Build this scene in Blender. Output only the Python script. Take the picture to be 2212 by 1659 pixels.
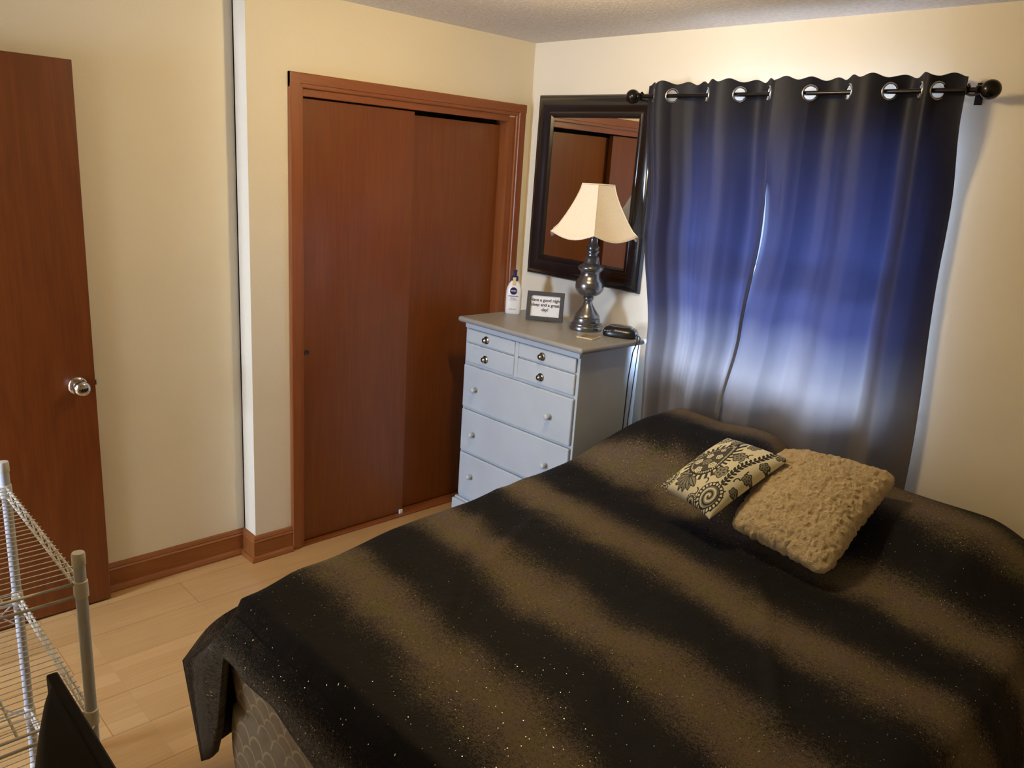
import bpy, bmesh, math, random
import numpy as np
from mathutils import Vector, Matrix, noise

# ------------------------------------------------------------------ camera, world, lights, exposure
sc = bpy.context.scene
for o in list(bpy.data.objects): bpy.data.objects.remove(o)
COL = sc.collection
CAMP = (3.0927, -3.0542, 1.7813)
YAW, PITCH, ROLL, FPX = -0.7925, 0.2634, 0.0676, 1718.76
def cam_axes():
    cy, sy, cp, sp = math.cos(YAW), math.sin(YAW), math.cos(PITCH), math.sin(PITCH)
    f = Vector((sy*cp, cy*cp, -sp)); r = Vector((cy, -sy, 0)); u = r.cross(f)
    cr, sr = math.cos(ROLL), math.sin(ROLL)
    return r*cr + u*sr, u*cr - r*sr, f
_r, _u, _f = cam_axes()
cam = bpy.data.cameras.new('camera'); camo = bpy.data.objects.new('camera', cam); COL.objects.link(camo)
camo.matrix_world = Matrix(((_r.x, _u.x, -_f.x, CAMP[0]), (_r.y, _u.y, -_f.y, CAMP[1]), (_r.z, _u.z, -_f.z, CAMP[2]), (0, 0, 0, 1)))
cam.sensor_width = 36; cam.lens = FPX/2212*36; cam.clip_start = 0.01
sc.camera = camo
sc.view_settings.view_transform = 'Standard'; sc.view_settings.look = 'None'
sc.view_settings.gamma = 1; sc.view_settings.use_curve_mapping = False
sc.view_settings.exposure = -0.12

W = bpy.data.worlds.new('sky'); sc.world = W; W.use_nodes = True
W.node_tree.nodes['Background'].inputs[0].default_value = (0.45, 0.62, 1.0, 1)
W.node_tree.nodes['Background'].inputs[1].default_value = 1.0

def area(name, loc, rot, sx, sy, power, color):
    l = bpy.data.lights.new(name, 'AREA'); l.shape = 'RECTANGLE'; l.size = sx; l.size_y = sy
    l.energy = power; l.color = color
    o = bpy.data.objects.new(name, l); COL.objects.link(o); o.location = loc; o.rotation_euler = rot
    return o
P2 = math.pi/2
# daylight pushing at the curtained window (behind the glass, facing into the room)
area('daylight_window', (1.5, 2.0, 1.22), (-P2, 0, 0), 2.6, 1.35, 1500, (0.50, 0.66, 1.0))
# daylight from the window at the end of the hallway, through the open doorway
area('daylight_hallway', (0.33, -5.15, 1.40), (P2, 0, 0), 0.55, 0.95, 145, (0.58, 0.72, 1.0))
BULB = 26.0        # emission of the two ceiling bulbs (built in the ceiling fixture)
BULB_W = 21.0

# ------------------------------------------------------------------ helpers
def lin(r, g, b):
    f = lambda c: (c/255/12.92) if c/255 <= 0.04045 else ((c/255+0.055)/1.055)**2.4
    return (f(r), f(g), f(b), 1)
class N:
    def __init__(s, name):
        s.m = bpy.data.materials.new(name); s.m.use_nodes = True; s.t = s.m.node_tree
        s.b = s.t.nodes['Principled BSDF']; s.out = s.t.nodes['Material Output']
    def n(s, ty, **k):
        x = s.t.nodes.new(ty)
        for a, v in k.items(): setattr(x, a, v)
        return x
    def l(s, a, b): s.t.links.new(a, b)
    def set(s, **k):
        for a, v in k.items(): s.b.inputs[a.replace('_', ' ')].default_value = v
        return s
    def coord(s, kind='Object', scale=(1, 1, 1), rot=(0, 0, 0)):
        c = s.n('ShaderNodeTexCoord'); m = s.n('ShaderNodeMapping')
        m.inputs['Scale'].default_value = scale; m.inputs['Rotation'].default_value = rot
        s.l(c.outputs[kind], m.inputs['Vector']); return m.outputs[0]
    def noise(s, vec, scale=5, detail=3, rough=.5, dist=0):
        x = s.n('ShaderNodeTexNoise'); x.inputs['Scale'].default_value = scale; x.inputs['Detail'].default_value = detail
        x.inputs['Roughness'].default_value = rough; x.inputs['Distortion'].default_value = dist
        s.l(vec, x.inputs['Vector']); return x.outputs['Fac']
    def ramp(s, fac, stops, interp='LINEAR'):
        x = s.n('ShaderNodeValToRGB'); cr = x.color_ramp; cr.interpolation = interp
        while len(cr.elements) < len(stops): cr.elements.new(0.5)
        for e, (p, c) in zip(cr.elements, stops): e.position = p; e.color = tuple(c)[:3] + (1,)
        s.l(fac, x.inputs[0]); return x.outputs[0]
    def math(s, op, a, b=None, c=None, clamp=False):
        x = s.n('ShaderNodeMath', operation=op); x.use_clamp = clamp
        for i, v in enumerate((a, b, c)):
            if v is None: continue
            if isinstance(v, (int, float)): x.inputs[i].default_value = v
            else: s.l(v, x.inputs[i])
        return x.outputs[0]
    def mix(s, fac, a, b, mode='MIX'):
        x = s.n('ShaderNodeMix', data_type='RGBA', blend_type=mode)
        for sock, v in ((x.inputs[0], fac), (x.inputs[6], a), (x.inputs[7], b)):
            if isinstance(v, (int, float)): sock.default_value = v
            elif isinstance(v, tuple): sock.default_value = tuple(v)[:3] + (1,)
            else: s.l(v, sock)
        return x.outputs[2]
    def bump(s, h, strength=.3, dist=.01):
        x = s.n('ShaderNodeBump'); x.inputs['Strength'].default_value = strength; x.inputs['Distance'].default_value = dist
        s.l(h, x.inputs['Height']); s.l(x.outputs[0], s.b.inputs['Normal']); return x

def plain(name, col, rough=.5, metal=0, var=.06, scale=20, **k):
    a = N(name); a.set(Roughness=rough, Metallic=metal, **k)
    v = a.noise(a.coord(), scale, 3)
    d = tuple(c*(1-var*2) for c in col[:3]) + (1,); e = tuple(min(1, c*(1+var*2)) for c in col[:3]) + (1,)
    a.l(a.ramp(v, [(.3, d), (.7, e)]), a.b.inputs['Base Color'])
    return a.m

def paint_wall(name, col):
    a = N(name); a.set(Roughness=.62)
    v = a.coord()
    a.l(a.ramp(a.noise(v, 2.5, 3), [(.3, tuple(c*.975 for c in col[:3])), (.7, tuple(col[:3]))]), a.b.inputs['Base Color'])
    a.bump(a.noise(v, 90, 4, .6), .12, .004)
    return a.m

def wood(name, dark, mid, light, axis='z', fig=1.0, rough=.33, grain=1.0):
    a = N(name); a.set(Roughness=rough, Coat_Weight=.12, Coat_Roughness=.25)
    sc_ = {'z': (1, 1, .10), 'x': (.10, 1, 1), 'y': (1, .10, 1)}[axis]
    v = a.coord(scale=sc_)
    big = a.noise(v, 4.5*fig, 3, .5, 1.4)
    w = a.math('FRACT', a.math('MULTIPLY', big, 9))
    w = a.math('ABSOLUTE', a.math('SUBTRACT', w, .5))
    sc2 = {'z': (1, 1, .03), 'x': (.03, 1, 1), 'y': (1, .03, 1)}[axis]
    fine = a.noise(a.coord(scale=sc2), 130, 4, .6)
    f = a.math('ADD', a.math('MULTIPLY', w, .55*grain), a.math('MULTIPLY', fine, .75))
    c = a.ramp(f, [(.22, dark), (.50, mid), (.82, light)])
    blot = a.noise(a.coord(), 1.7, 2)
    c = a.mix(a.math('MULTIPLY', blot, .35), c, mid)
    a.l(c, a.b.inputs['Base Color']); a.bump(fine, .06, .002)
    return a.m

M = {}
M['wall'] = paint_wall('cream_wall_paint', (.78, .705, .545, 1))
M['door_wood'] = wood('stained_door_veneer', (.145, .038, .005), (.185, .052, .007), (.235, .074, .010), 'z', .8, .36, .55)
M['entry_wood'] = wood('stained_door_veneer_shaded', (.105, .024, .0035), (.140, .034, .005), (.185, .050, .008), 'z', .8, .36, .8)  # closet-door stain darkened: dimmer light on the entry door put into the colour
M['casing'] = wood('stained_casing', (.20, .056, .013), (.25, .074, .018), (.30, .095, .025), 'z', 1.4, .38, .7)
M['casing_h'] = wood('stained_casing_level', (.20, .056, .013), (.25, .074, .018), (.30, .095, .025), 'y', 1.4, .38, .7)
M['base_y'] = wood('stained_baseboard', (.20, .060, .013), (.26, .082, .018), (.31, .108, .026), 'y', 1.4, .4, .7)
M['base_x'] = wood('stained_baseboard_across', (.20, .060, .013), (.26, .082, .018), (.31, .108, .026), 'x', 1.4, .4, .7)
M['dark'] = plain('dark_void', (.02, .014, .01, 1), .8)
M['chrome'] = plain('polished_chrome', (.62, .6, .6, 1), .08, 1, 0)
M['brass'] = plain('aged_brass', (.22, .19, .13, 1), .3, 1, .2, 90)
M['pewter'] = plain('pewter_lamp_metal', (.20, .20, .205, 1), .24, .85, .05)
M['nickel'] = plain('brushed_nickel', (.55, .55, .56, 1), .22, 1, .02)
M['black_metal'] = plain('black_rod_metal', (.018, .015, .013, 1), .25, .6)
M['frame_black'] = plain('glossy_black_frame', (.010, .008, .008, 1), .22, 0, .1, 8, Coat_Weight=.6, Coat_Roughness=.12)
M['grey_frame'] = plain('charcoal_frame', (.05, .05, .052, 1), .45)
M['dresser'] = plain('pale_blue_grey_paint', (.50, .545, .56, 1), .42, 0, .025, 6)
M['dresser_top'] = plain('grey_top_paint', (.30, .295, .275, 1), .38, 0, .03, 6)
M['white_coat'] = plain('white_vinyl_coating', (.66, .64, .57, 1), .35, 0, .02)
M['white_grey'] = plain('grey_white_post_coating', (.50, .52, .55, 1), .35, 0, .02)
M['paper'] = plain('white_paper', (.82, .82, .82, 1), .6, 0, .01)
M['ink'] = plain('black_ink', (.02, .02, .025, 1), .6)
M['navy'] = plain('navy_plastic', (.020, .018, .09, 1), .3)
M['bottle'] = plain('cream_white_plastic', (.84, .81, .76, 1), .3, 0, .01, Subsurface_Weight=.1)
M['gold_sticker'] = plain('gold_sticker', (.62, .50, .26, 1), .4)
M['label_grey'] = plain('label_print_grey', (.38, .38, .46, 1), .5)
M['label_silver'] = plain('label_silver_blue', (.42, .44, .62, 1), .4)
M['black_plastic'] = plain('black_plastic', (.012, .011, .011, 1), .28)
M['clock_top'] = plain('smoky_clock_top', (.10, .085, .07, 1), .3)
M['tv_black'] = plain('matt_black_tv_shell', (.0025, .0022, .0022, 1), .55, Specular_IOR_Level=.15)
M['rubber'] = plain('black_cord_rubber', (.012, .012, .012, 1), .4)
M['coaster'] = plain('tan_coaster_edge', (.62, .50, .33, 1), .5)
M['coaster_dark'] = plain('brown_coaster_print', (.26, .19, .10, 1), .5, 0, .25, 60)
M['white_plastic'] = plain('white_plastic', (.75, .75, .75, 1), .4)
M['legwood'] = plain('dark_bed_leg', (.05, .03, .02, 1), .5)

def mk_ceiling():
    a = N('popcorn_ceiling'); a.set(Roughness=.9)
    v = a.coord()
    a.l(a.ramp(a.noise(v, 60, 3), [(.3, (.66, .60, .52)), (.7, (.80, .74, .65))]), a.b.inputs['Base Color'])
    a.bump(a.noise(v, 75, 5, .7), .6, .012); return a.m
M['ceiling'] = mk_ceiling()

def mk_floor():
    a = N('light_oak_laminate'); a.set(Roughness=.32, Coat_Weight=.2, Coat_Roughness=.15)
    v = a.coord(rot=(0, 0, P2))
    b = a.n('ShaderNodeTexBrick', offset=.37, offset_frequency=1)
    b.inputs['Scale'].default_value = 1; b.inputs['Mortar Size'].default_value = .0012; b.inputs['Mortar Smooth'].default_value = .1
    b.inputs['Brick Width'].default_value = 0.41; b.inputs['Row Height'].default_value = 0.066
    b.inputs['Color1'].default_value = (.50, .290, .108, 1); b.inputs['Color2'].default_value = (.58, .352, .145, 1); b.inputs['Mortar'].default_value = (.47, .30, .15, 1)
    a.l(v, b.inputs['Vector'])
    p = a.n('ShaderNodeTexBrick', offset=.43, offset_frequency=2)
    p.inputs['Scale'].default_value = 1; p.inputs['Mortar Size'].default_value = .0015
    p.inputs['Brick Width'].default_value = 1.21; p.inputs['Row Height'].default_value = 0.198
    p.inputs['Color1'].default_value = (.93, .93, .93, 1); p.inputs['Color2'].default_value = (1, 1, 1, 1); p.inputs['Mortar'].default_value = (.62, .52, .42, 1)
    a.l(v, p.inputs['Vector'])
    g = a.noise(a.coord(scale=(1, .04, 1)), 110, 4, .6)
    gr = a.ramp(g, [(.3, (.90, .86, .81)), (.65, (1.0, 1.0, 1.0))])
    c = a.mix(1.0, b.outputs['Color'], p.outputs['Color'], 'MULTIPLY'); c = a.mix(1.0, c, gr, 'MULTIPLY')
    a.l(c, a.b.inputs['Base Color']); return a.m
M['floor'] = mk_floor()

def mk_comforter():
    a = N('black_gold_speckled_comforter'); a.set(Roughness=.8, Specular_IOR_Level=.2)
    c = a.n('ShaderNodeUVMap'); c.uv_map = 'UVMap'; uv = c.outputs[0]
    sx = a.n('ShaderNodeSeparateXYZ'); a.l(uv, sx.inputs[0]); U, V = sx.outputs[0], sx.outputs[1]
    wob = a.noise(uv, 2.2, 3, .55); wob2 = a.noise(uv, 7, 3, .6)
    y = a.math('ADD', V, a.math('MULTIPLY', U, .12))
    y = a.math('ADD', y, a.math('MULTIPLY', a.math('SUBTRACT', wob, .5), .17))
    y = a.math('ADD', y, a.math('MULTIPLY', a.math('SUBTRACT', wob2, .5), .09))
    # crests of gold every 0.43 m
    ph = a.math('MULTIPLY', a.math('ADD', y, 1.77), 2*math.pi/0.43)
    band = a.math('MULTIPLY_ADD', a.math('COSINE', ph), .5, .5)
    # below the foot seam the cloth is evenly grey-speckled
    foot = a.n('ShaderNodeMapRange'); foot.inputs[1].default_value = -2.24; foot.inputs[2].default_value = -2.34; a.l(V, foot.inputs[0])
    footm = a.math('MULTIPLY', foot.outputs[0], .85)
    band = a.math('MAXIMUM', a.math('MULTIPLY', band, a.math('SUBTRACT', 1, foot.outputs[0])), footm)
    sp1 = a.noise(uv, 260, 2, .7); sp2 = a.noise(uv, 95, 3, .7)
    dens = a.math('MULTIPLY_ADD', band, .34, -.20)
    m1 = a.math('ADD', a.math('MULTIPLY_ADD', sp1, .6, a.math('MULTIPLY', sp2, .4)), dens)
    mask = a.ramp(m1, [(.42, (0, 0, 0)), (.66, (1, 1, 1))])
    hue = a.noise(uv, 14, 3)
    gold = a.ramp(hue, [(.32, (.112, .084, .064)), (.5, (.126, .093, .056)), (.68, (.118, .100, .040))])
    gold = a.mix(foot.outputs[0], gold, (.16, .155, .142, 1))
    col = a.mix(mask, (.0035, .0028, .0034, 1), gold)
    seam = a.math('LESS_THAN', a.math('ABSOLUTE', a.math('ADD', V, 2.238)), .0035)
    col = a.mix(seam, col, (.002, .002, .002, 1))
    # glitter
    vo = a.n('ShaderNodeTexVoronoi'); vo.inputs['Scale'].default_value = 230; a.l(uv, vo.inputs['Vector'])
    rnd = a.n('ShaderNodeSeparateColor'); a.l(vo.outputs['Color'], rnd.inputs[0])
    spark = a.math('MULTIPLY', a.math('LESS_THAN', vo.outputs['Distance'], .30), a.math('GREATER_THAN', a.math('ADD', rnd.outputs[0], a.math('MULTIPLY', band, .03)), .985))
    col = a.mix(spark, col, (.9, .75, .45, 1)); a.l(col, a.b.inputs['Base Color'])
    a.l(spark, a.b.inputs['Metallic'])
    a.l(a.math('MULTIPLY_ADD', spark, -.5, .75), a.b.inputs['Roughness'])
    bh = a.math('ADD', a.noise(uv, 9, 3, .5), a.math('MULTIPLY', a.noise(uv, 150, 2), .12))
    a.bump(bh, .35, .03)
    return a.m
M['comforter'] = mk_comforter()

def mk_quilt():
    a = N('scalloped_quilted_cover'); a.set(Roughness=.8)
    c = a.n('ShaderNodeTexCoord'); s = a.n('ShaderNodeSeparateXYZ'); a.l(c.outputs['Object'], s.inputs[0])
    k = 1/0.075
    u = a.math('MULTIPLY', a.math('ADD', s.outputs[0], a.math('MULTIPLY', s.outputs[1], 1.0)), k); v = a.math('MULTIPLY', s.outputs[2], k*1.6)
    row = a.math('FLOOR', v); fv = a.math('FRACT', v)
    uu = a.math('FRACT', a.math('ADD', u, a.math('MULTIPLY', a.math('MODULO', row, 2), .5)))
    d = a.math('SQRT', a.math('ADD', a.math('POWER', a.math('SUBTRACT', uu, .5), 2), a.math('POWER', a.math('MULTIPLY', fv, .62), 2)))
    line = a.math('LESS_THAN', a.math('ABSOLUTE', a.math('SUBTRACT', d, .50)), .045)
    n = a.noise(c.outputs['Object'], 18, 3)
    base = a.ramp(n, [(.3, (.33, .275, .205)), (.7, (.42, .355, .265))])
    col = a.mix(line, base, (.58, .53, .38, 1)); a.l(col, a.b.inputs['Base Color'])
    a.bump(a.noise(c.outputs['Object'], 60, 3), .3, .01); return a.m
M['quilt'] = mk_quilt()

def mk_curtain():
    a = N('navy_to_grey_ombre_curtain')
    c = a.n('ShaderNodeTexCoord'); s = a.n('ShaderNodeSeparateXYZ'); a.l(c.outputs['Object'], s.inputs[0])
    wob = a.noise(a.coord(scale=(1, 1, .25)), 9, 3)
    z = a.math('ADD', s.outputs[2], a.math('MULTIPLY', a.math('SUBTRACT', wob, .5), .12))
    t = a.n('ShaderNodeMapRange'); t.inputs[1].default_value = .6; t.inputs[2].default_value = 2.2; a.l(z, t.inputs[0])
    col = a.ramp(t.outputs[0], [(.18, (.200, .170, .135)), (.29, (.165, .148, .135)), (.40, (.060, .058, .080)), (.60, (.024, .026, .055)), (.85, (.012, .013, .027)), (1, (.009, .010, .019))])
    tcol = a.ramp(t.outputs[0], [(.16, (.17, .145, .12)), (.27, (.22, .20, .185)), (.35, (.115, .115, .14)), (.42, (.034, .040, .088)), (.56, (.021, .028, .075)), (.72, (.012, .015, .042)), (.85, (.006, .007, .017)), (.95, (.004, .004, .008))])
    weave = a.noise(a.coord(scale=(1, 1, 1)), 320, 2)
    col = a.mix(a.math('MULTIPLY', weave, .25), col, (.10, .10, .12, 1))
    a.l(col, a.b.inputs['Base Color']); a.set(Roughness=.6, Sheen_Weight=.15, Sheen_Roughness=.4)
    tr = a.n('ShaderNodeBsdfTranslucent'); a.l(tcol, tr.inputs[0])
    # pale lining on the back
    geo = a.n('ShaderNodeNewGeometry')
    mx = a.n('ShaderNodeMixShader'); mx.inputs[0].default_value = .42
    a.l(a.b.outputs[0], mx.inputs[1]); a.l(tr.outputs[0], mx.inputs[2]); a.l(mx.outputs[0], a.out.inputs[0])
    return a.m
M['curtain'] = mk_curtain()
def mk_lining():
    a = N('pale_curtain_lining'); a.set(Roughness=.8); a.b.inputs['Base Color'].default_value = (.66, .66, .68, 1)
    tr = a.n('ShaderNodeBsdfTranslucent'); tr.inputs[0].default_value = (.75, .75, .78, 1)
    mx = a.n('ShaderNodeMixShader'); mx.inputs[0].default_value = .45
    a.l(a.b.outputs[0], mx.inputs[1]); a.l(tr.outputs[0], mx.inputs[2]); a.l(mx.outputs[0], a.out.inputs[0])
    return a.m
M['lining'] = mk_lining()

def mk_glass():
    a = N('window_glass'); g = a.n('ShaderNodeBsdfGlossy'); g.inputs['Roughness'].default_value = .02
    t = a.n('ShaderNodeBsdfTransparent'); f = a.n('ShaderNodeFresnel'); f.inputs[0].default_value = 1.45
    m = a.n('ShaderNodeMixShader'); a.l(f.outputs[0], m.inputs[0]); a.l(t.outputs[0], m.inputs[1]); a.l(g.outputs[0], m.inputs[2])
    a.l(m.outputs[0], a.out.inputs[0]); return a.m
M['glass'] = mk_glass()
M['mirror'] = plain('mirror_silvering', (.80, .80, .79, 1), .015, 1, 0)

def mk_emit(name, col, st):
    a = N(name); a.set(Emission_Strength=st); a.b.inputs['Emission Color'].default_value = col
    a.b.inputs['Base Color'].default_value = (.9, .9, .9, 1); return a.m
M['bulb'] = mk_emit('warm_bulb_glass', (1, .76, .41, 1), BULB)
M['screen'] = plain('dark_glass_screen', (.006, .006, .007, 1), .08)

def mk_shade():
    a = N('cream_linen_shade'); a.set(Roughness=.75)
    v = a.coord()
    a.l(a.ramp(a.noise(v, 200, 3), [(.3, (.72, .65, .53)), (.7, (.80, .73, .61))]), a.b.inputs['Base Color'])
    a.bump(a.noise(v, 300, 2), .15, .002); return a.m
M['shade'] = mk_shade()
M['shade_trim'] = plain('cream_shade_binding', (.78, .70, .58, 1), .7)

def mk_sherpa():
    a = N('beige_sherpa_fleece'); a.set(Roughness=.95, Sheen_Weight=.25, Sheen_Roughness=.6)
    v = a.coord()
    a.l(a.ramp(a.noise(v, 45, 5, .7), [(.28, (.54, .39, .20)), (.5, (.78, .60, .34)), (.75, (.88, .72, .44))]), a.b.inputs['Base Color'])
    a.bump(a.noise(v, 85, 5, .7), .9, .02); return a.m
M['sherpa'] = mk_sherpa()
def mk_pattern():
    a = N('black_and_cream_paisley_print'); a.set(Roughness=.7)
    c = a.n('ShaderNodeVertexColor'); c.layer_name = 'print'
    a.l(c.outputs[0], a.b.inputs['Base Color']); a.bump(a.noise(a.coord(), 250, 2), .1, .002); return a.m
M['print'] = mk_pattern()

def sstep(a, b, x):
    t = min(1, max(0, (x-a)/(b-a))); return t*t*(3-2*t)
# mesh building -----------------------------------------------------
def obj(name, bm, mat, parent=None, smooth=False, bevel=0, seg=2, kind=None, label=None, cat=None, group=None):
    me = bpy.data.meshes.new(name)
    bmesh.ops.recalc_face_normals(bm, faces=bm.faces) if smooth != 'keep' else None
    bm.to_mesh(me); bm.free()
    me.materials.append(mat)
    o = bpy.data.objects.new(name, me); COL.objects.link(o)
    if smooth:
        me.polygons.foreach_set('use_smooth', [True]*len(me.polygons))
        if smooth == 'auto':
            me.set_sharp_from_angle(angle=math.radians(38))
    if bevel:
        b = o.modifiers.new('bevel', 'BEVEL'); b.width = bevel; b.segments = seg; b.limit_method = 'ANGLE'; b.angle_limit = .6
    if parent: o.parent = parent
    tag(o, label, cat, group, kind); return o
def tag(o, label=None, cat=None, group=None, kind=None):
    if label: o['label'] = label
    if cat: o['category'] = cat
    if group: o['group'] = group
    if kind: o['kind'] = kind
    return o
def empty(name, loc, label, cat, group=None, kind=None, rz=0):
    o = bpy.data.objects.new(name, None); COL.objects.link(o); o.location = loc; o.rotation_euler = (0, 0, rz)
    o.empty_display_size = .05
    return tag(o, label, cat, group, kind)
def box(bm, x0, x1, y0, y1, z0, z1):
    vs = [bm.verts.new((x, y, z)) for z in (z0, z1) for y in (y0, y1) for x in (x0, x1)]
    for f in ((0, 2, 3, 1), (4, 5, 7, 6), (0, 1, 5, 4), (2, 6, 7, 3), (0, 4, 6, 2), (1, 3, 7, 5)): bm.faces.new([vs[i] for i in f])
    return bm
def B(*boxes):
    bm = bmesh.new()
    for b in boxes: box(bm, *b)
    return bm
def lathe(bm, prof, n=32, c=(0, 0, 0), axis='z', close=True):
    rings = []
    for r, h in prof:
        ring = []
        for i in range(n):
            t = 2*math.pi*i/n; a, b = r*math.cos(t), r*math.sin(t)
            p = {'z': (a, b, h), 'y': (a, h, b), 'x': (h, a, b)}[axis]
            ring.append(bm.verts.new((c[0]+p[0], c[1]+p[1], c[2]+p[2])))
        rings.append(ring)
    for A, Bq in zip(rings, rings[1:]):
        for i in range(n): bm.faces.new((A[i], A[(i+1) % n], Bq[(i+1) % n], Bq[i]))
    if close: bm.faces.new(rings[0][::-1]); bm.faces.new(rings[-1])
    return bm
def tube(bm, pts, r, n=8, cap=True):
    pts = [Vector(p) for p in pts]; rings = []
    up = None
    for i, p in enumerate(pts):
        d = (pts[min(i+1, len(pts)-1)] - pts[max(i-1, 0)]).normalized()
        if up is None: up = d.orthogonal().normalized()
        s = d.cross(up)
        if s.length < 1e-5: s = d.orthogonal()
        s.normalize(); up = s.cross(d).normalized()
        rings.append([bm.verts.new(p + (s*math.cos(2*math.pi*k/n) + up*math.sin(2*math.pi*k/n))*r) for k in range(n)])
    for A, Bq in zip(rings, rings[1:]):
        for i in range(n): bm.faces.new((A[i], A[(i+1) % n], Bq[(i+1) % n], Bq[i]))
    if cap: bm.faces.new(rings[0][::-1]); bm.faces.new(rings[-1])
    return bm
def prism(bm, prof, axis, a0, a1, mitre=(0, 0)):
    """prof: list of (p,q); extruded along axis. y: p->x,q->z ; x: p->y,q->z ; z: p->x,q->y"""
    def P(p, q, a): return {'y': (p, a, q), 'x': (a, p, q), 'z': (p, q, a)}[axis]
    A = [bm.verts.new(P(p, q, a0)) for p, q in prof]; Bq = [bm.verts.new(P(p, q, a1)) for p, q in prof]
    n = len(prof)
    for i in range(n): bm.faces.new((A[i], A[(i+1) % n], Bq[(i+1) % n], Bq[i]))
    bm.faces.new(A[::-1]); bm.faces.new(Bq); return bm
def ball(bm, c, r, n=16, m=10, sx=1, sy=1, sz=1):
    return lathe(bm, [(max(r*math.sin(math.pi*k/m), 1e-5), r*sz*-math.cos(math.pi*k/m)) for k in range(m+1)], n, c)

H = 2.403
XE, YS = 3.62, -3.12      # inner faces of the east and south walls
XR, YC = -0.11, -1.555    # recessed west wall and the corner of the closet wall
# ------------------------------------------------------------------ setting
obj('floor', B((-.9, XE+.15, -5.6, .15, -.06, 0)), M['floor'], kind='structure')
obj('ceiling', B((-.9, XE+.15, -5.6, .15, H, H+.08)), M['ceiling'], kind='structure')
OY0, OY1, OZ = -1.335, -.115, 2.035    # closet opening
obj('wall_left', B((XR-.1, XR, YS-.12, YC, 0, H), (-.8, XR-.1, YC-.1, YC, 0, H), (XR-.1, 0, YC, OY0, 0, H), (-.1, 0, OY1, 0, 0, H), (-.1, 0, OY0, OY1, OZ, H),
     (-.8, -.7, YC, .12, 0, H), (-.7, -.1, YC, YC+.1, 0, H)), M['wall'], kind='structure')
WX0, WX1, WZ0, WZ1 = 1.0, 2.0, .91, 2.0
obj('wall_back', B((-.8, WX0, 0, .15, 0, H), (WX1, XE+.1, 0, .15, 0, H), (WX0, WX1, 0, .15, 0, WZ0), (WX0, WX1, 0, .15, WZ1, H)), M['wall'], kind='structure')
obj('wall_right', B((XE, XE+.12, YS-.12, 0, 0, H)), M['wall'], kind='structure')
DX0, DX1, DZ = -.03, .86, 2.06
obj('wall_front', B((DX1, XE+.12, YS-.12, YS, 0, H), (DX0, DX1, YS-.12, YS, DZ, H), (XR, DX0, YS-.12, YS, 0, H)), M['wall'], kind='structure')
# hallway seen only by the light that comes through the doorway
obj('wall_hallway', B((-.42, -.3, -5.5, YS-.12, 0, H), (1.35, 1.47, -5.5, YS-.12, 0, H), (-.42, .0, -5.5, -5.38, 0, H), (.92, 1.47, -5.5, -5.38, 0, H), (.0, .92, -5.5, -5.38, 0, .85), (.0, .92, -5.5, -5.38, 2.0, H), (-.42, XR, YS-.13, YS-.12, 0, H)), M['wall'], kind='structure')
w2 = empty('window_2', (.46, -5.44, .85), None, None, kind='structure')
o = obj('window_frame', B((-.46, -.41, -.03, .03, 0, 1.15), (.41, .46, -.03, .03, 0, 1.15), (-.41, .41, -.03, .03, 0, .05), (-.41, .41, -.03, .03, 1.1, 1.15), (-.41, .41, -.02, .02, .55, .59)), M['white_plastic'], w2)
obj('pane', B((-.41, .41, -.003, .003, .05, 1.1)), M['glass'], w2)
# curtained window
w1 = empty('window_1', (0, 0, 0), None, None, kind='structure')
f = .045
obj('window_frame', B((WX0, WX0+f, .06, .11, WZ0, WZ1), (WX1-f, WX1, .06, .11, WZ0, WZ1), (WX0+f, WX1-f, .06, .11, WZ0, WZ0+f), (WX0+f, WX1-f, .06, .11, WZ1-f, WZ1), (WX0+f, WX1-f, .07, .10, 1.41, 1.45)), M['white_plastic'], w1, bevel=.004)
obj('pane', B((WX0+f, WX1-f, .083, .087, WZ0+f, WZ1-f)), M['glass'], w1)
obj('window_sill', B((WX0-.03, WX1+.03, -.03, .06, WZ0-.02, WZ0)), M['white_plastic'], w1, bevel=.005)

# baseboards: bead on top, flat face, shoe moulding
def bprof(s=1):
    return [(0, 0), (.030, 0), (.030, .006), (.024, .017), (.016, .021), (.014, .024), (.014, .088), (.017, .092), (.012, .099), (.014, .103), (.008, .114), (0, .118)]
def sweep(bm, path, prof):
    """path in plan; the profile stands out to the right of the walking direction, mitred at corners"""
    n = len(path); rings = []
    for i, p in enumerate(path):
        p = Vector((*p, 0)); ns = []
        for a_, b_ in ((i-1, i), (i, i+1)):
            if a_ >= 0 and b_ < n:
                d = (Vector((*path[b_], 0)) - Vector((*path[a_], 0))).normalized(); ns.append(Vector((d.y, -d.x, 0)))
        m = ns[0] if len(ns) == 1 else (ns[0]+ns[1])/(1+ns[0].dot(ns[1]))
        rings.append([bm.verts.new(p + m*q + Vector((0, 0, z))) for q, z in prof])
    for A, Bq in zip(rings, rings[1:]):
        for i in range(len(prof)): bm.faces.new((A[i], A[(i+1) % len(prof)], Bq[(i+1) % len(prof)], Bq[i]))
    bm.faces.new(rings[0][::-1]); bm.faces.new(rings[-1]); return bm
bm = bmesh.new(); sweep(bm, [(XR, YS), (XR, YC), (0, YC), (0, -1.381)], bprof())
obj('baseboard_left', bm, M['base_y'], kind='structure')
bm = bmesh.new(); prism(bm, [(-p, q) for p, q in bprof()], 'x', .02, XE)
obj('baseboard_back', bm, M['base_x'], kind='structure')
bm = bmesh.new(); prism(bm, [(XE-p, q) for p, q in bprof()], 'y', YS, 0)
obj('baseboard_right', bm, M['base_y'], kind='structure')
bm = bmesh.new(); prism(bm, [(YS+p, q) for p, q in bprof()], 'x', .94, XE)
obj('baseboard_front', bm, M['base_x'], kind='structure')

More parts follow.
